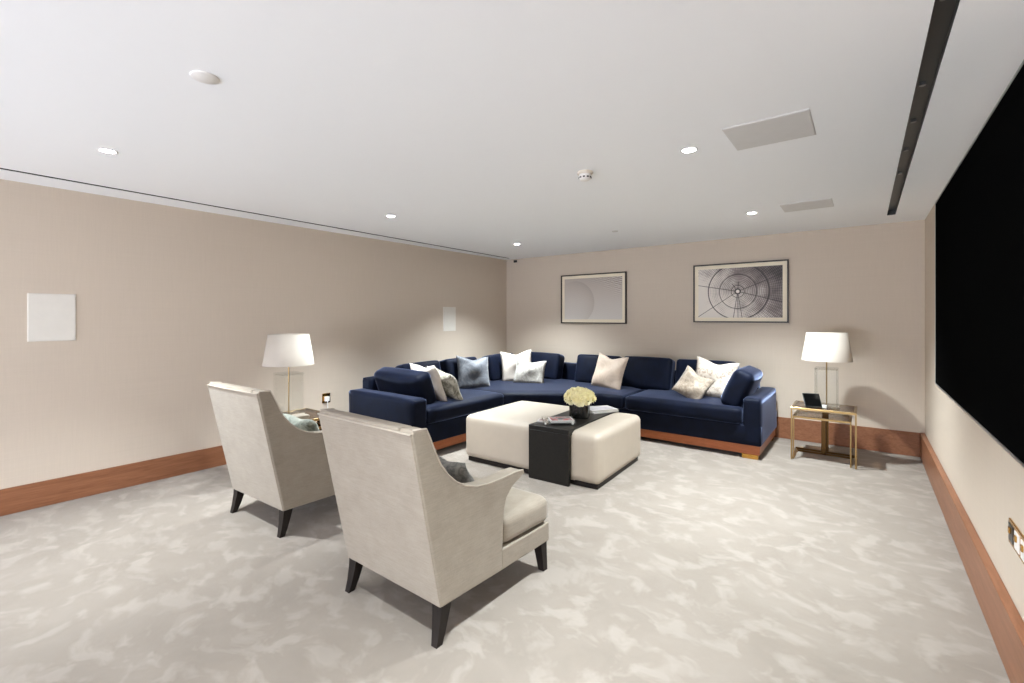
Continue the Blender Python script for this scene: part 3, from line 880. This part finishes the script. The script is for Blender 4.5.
def make_nest_table(lab, loc, rz):
    t = thing('nesting_table', lab, 'side table', loc, rz)
    w, d, z, e = .475, .36, .435, .010
    bm = bmesh.new()
    for a in ((0, w, 0, 2*e), (0, w, d-2*e, d), (0, 2*e, 2*e, d-2*e), (w-2*e, w, 2*e, d-2*e)): add_box(bm, a[0], a[1], a[2], a[3], z-.020, z, .0015, 1)
    obj('top_frame', bm, MT['brass'], t)
    obj('glass_top', bx(2*e, w-2*e, 2*e, d-2*e, z-.010, z-.002), MT['bronzeglass'], t)
    for x in (0, w-1.2*e):
        obj('leg', bx(x, x+1.2*e, 0, 1.2*e, 0, z-.02, .001, 1), MT['brass'], t)
        obj('floor_rail', bx(x, x+1.2*e, 1.2*e, d-.03, 0, .014, .001, 1), MT['brass'], t)
    obj('rear_post', bx(w/2-.02, w/2+.02, d-.03, d-.016, 0, z-.02, .001, 1), MT['bronze'], t)
    obj('rear_rail', bx(0, w, d-.03, d-.012, 0, .02, .001, 1), MT['bronze'], t)
    return t
make_side_table('brass and bronze glass lamp table right of the sofa', (-.585, 5.355, 0), 0)
make_nest_table('lower brass nesting table tucked under the right lamp table', (-.570, 5.380, 0), 0)
make_side_table('brass and bronze glass lamp table behind the left armchair', (-4.375, 1.93, 0), 0)
make_nest_table('lower brass nesting table tucked under the left lamp table', (-4.360, 1.955, 0), 0)
def make_lamp(lab, loc, rz):
    t = thing('table_lamp', lab, 'lamp', loc, rz)
    w = .095
    obj('base_plate', bx(-w-.012, w+.012, -w-.012, w+.012, 0, .022, .003), MT['acrylic'], t)
    bm = bmesh.new()
    for a in ((-w, w, -w, -w+.012), (-w, w, w-.012, w), (-w, -w+.012, -w+.012, w-.012), (w-.012, w, -w+.012, w-.012)): add_box(bm, a[0], a[1], a[2], a[3], .022, .375)
    obj('glass_body', bm, MT['glass'], t)
    obj('cap_plate', bx(-w, w, -w, w, .375, .39, .002), MT['acrylic'], t)
    obj('stem', cyl((0, 0, .022), .006, .006, .50, 14), MT['brass'], t)
    bm = bmesh.new()
    add_lathe(bm, [(.216, .462), (.172, .742), (.169, .742), (.213, .462), (.216, .462)], 48)
    sh = obj('lamp_shade', bm, MT['shade'], t, True)
    bm = bmesh.new()
    for k in range(3):
        a = 2*PI*k/3
        add_tube(bm, [(0, 0, .70), (.171*math.cos(a), .171*math.sin(a), .735)], .002, 6)
    obj('spider', bm, MT['brass'], sh)
    bm = bmesh.new(); add_lathe(bm, [(.001, .52), (.014, .525), (.02, .55), (.03, .585), (.026, .62), (.001, .635)], 16)
    obj('bulb', bm, MT['white'], t, True)
    return t
LZ = .525
make_lamp('table lamp with white tapered shade and glass body right of the sofa', (-.30, 5.585, LZ), 0)
make_lamp('table lamp with white tapered shade and glass body behind the left armchair', (-4.18, 2.09, LZ), 0)

# control tablet on its stand
t = thing('control_tablet', 'small black touch tablet tilted on a stand on the right lamp table', 'tablet', (-.405, 5.45, LZ), R(22))
o = obj('screen_body', bx(-.075, .075, -.006, .006, 0, .15, .004), MT['device'], t); o.rotation_euler = (-R(36), 0, 0); o.location = (0, -.02, .006)
sc = obj('glass_face', bx(-.068, .068, -.0068, -.0058, .008, .142), MT['screen'], o)
obj('stand', bx(-.045, .045, -.03, .07, 0, .008, .002), MT['device'], t)
o = obj('charging_dock', bx(.075, .11, -.035, .0, 0, .03, .004), MT['white'], t)

# ------------------------------------------------------------------ camera, world, view
cam = bpy.data.cameras.new('camera'); co = bpy.data.objects.new('camera', cam); COL.objects.link(co)
co.location = (0, 0, 1.42); co.rotation_euler = (R(90), 0, R(37.5))
cam.sensor_width = 36; cam.lens = 459/1024*36; cam.shift_y = -24.1/1024; cam.clip_start = .02
S.camera = co
WORLD = 10.7
w = bpy.data.worlds.new('world'); S.world = w; w.use_nodes = True
w.node_tree.nodes['Background'].inputs['Color'].default_value = (.8, .85, 1, 1)
w.node_tree.nodes['Background'].inputs['Strength'].default_value = WORLD
S.view_settings.view_transform = 'Standard'; S.view_settings.look = 'None'
S.view_settings.gamma = 1; S.view_settings.use_curve_mapping = False
S.view_settings.exposure = .97
S.cycles.max_bounces = 16; S.cycles.diffuse_bounces = 12
S.cycles.transparent_max_bounces = 24
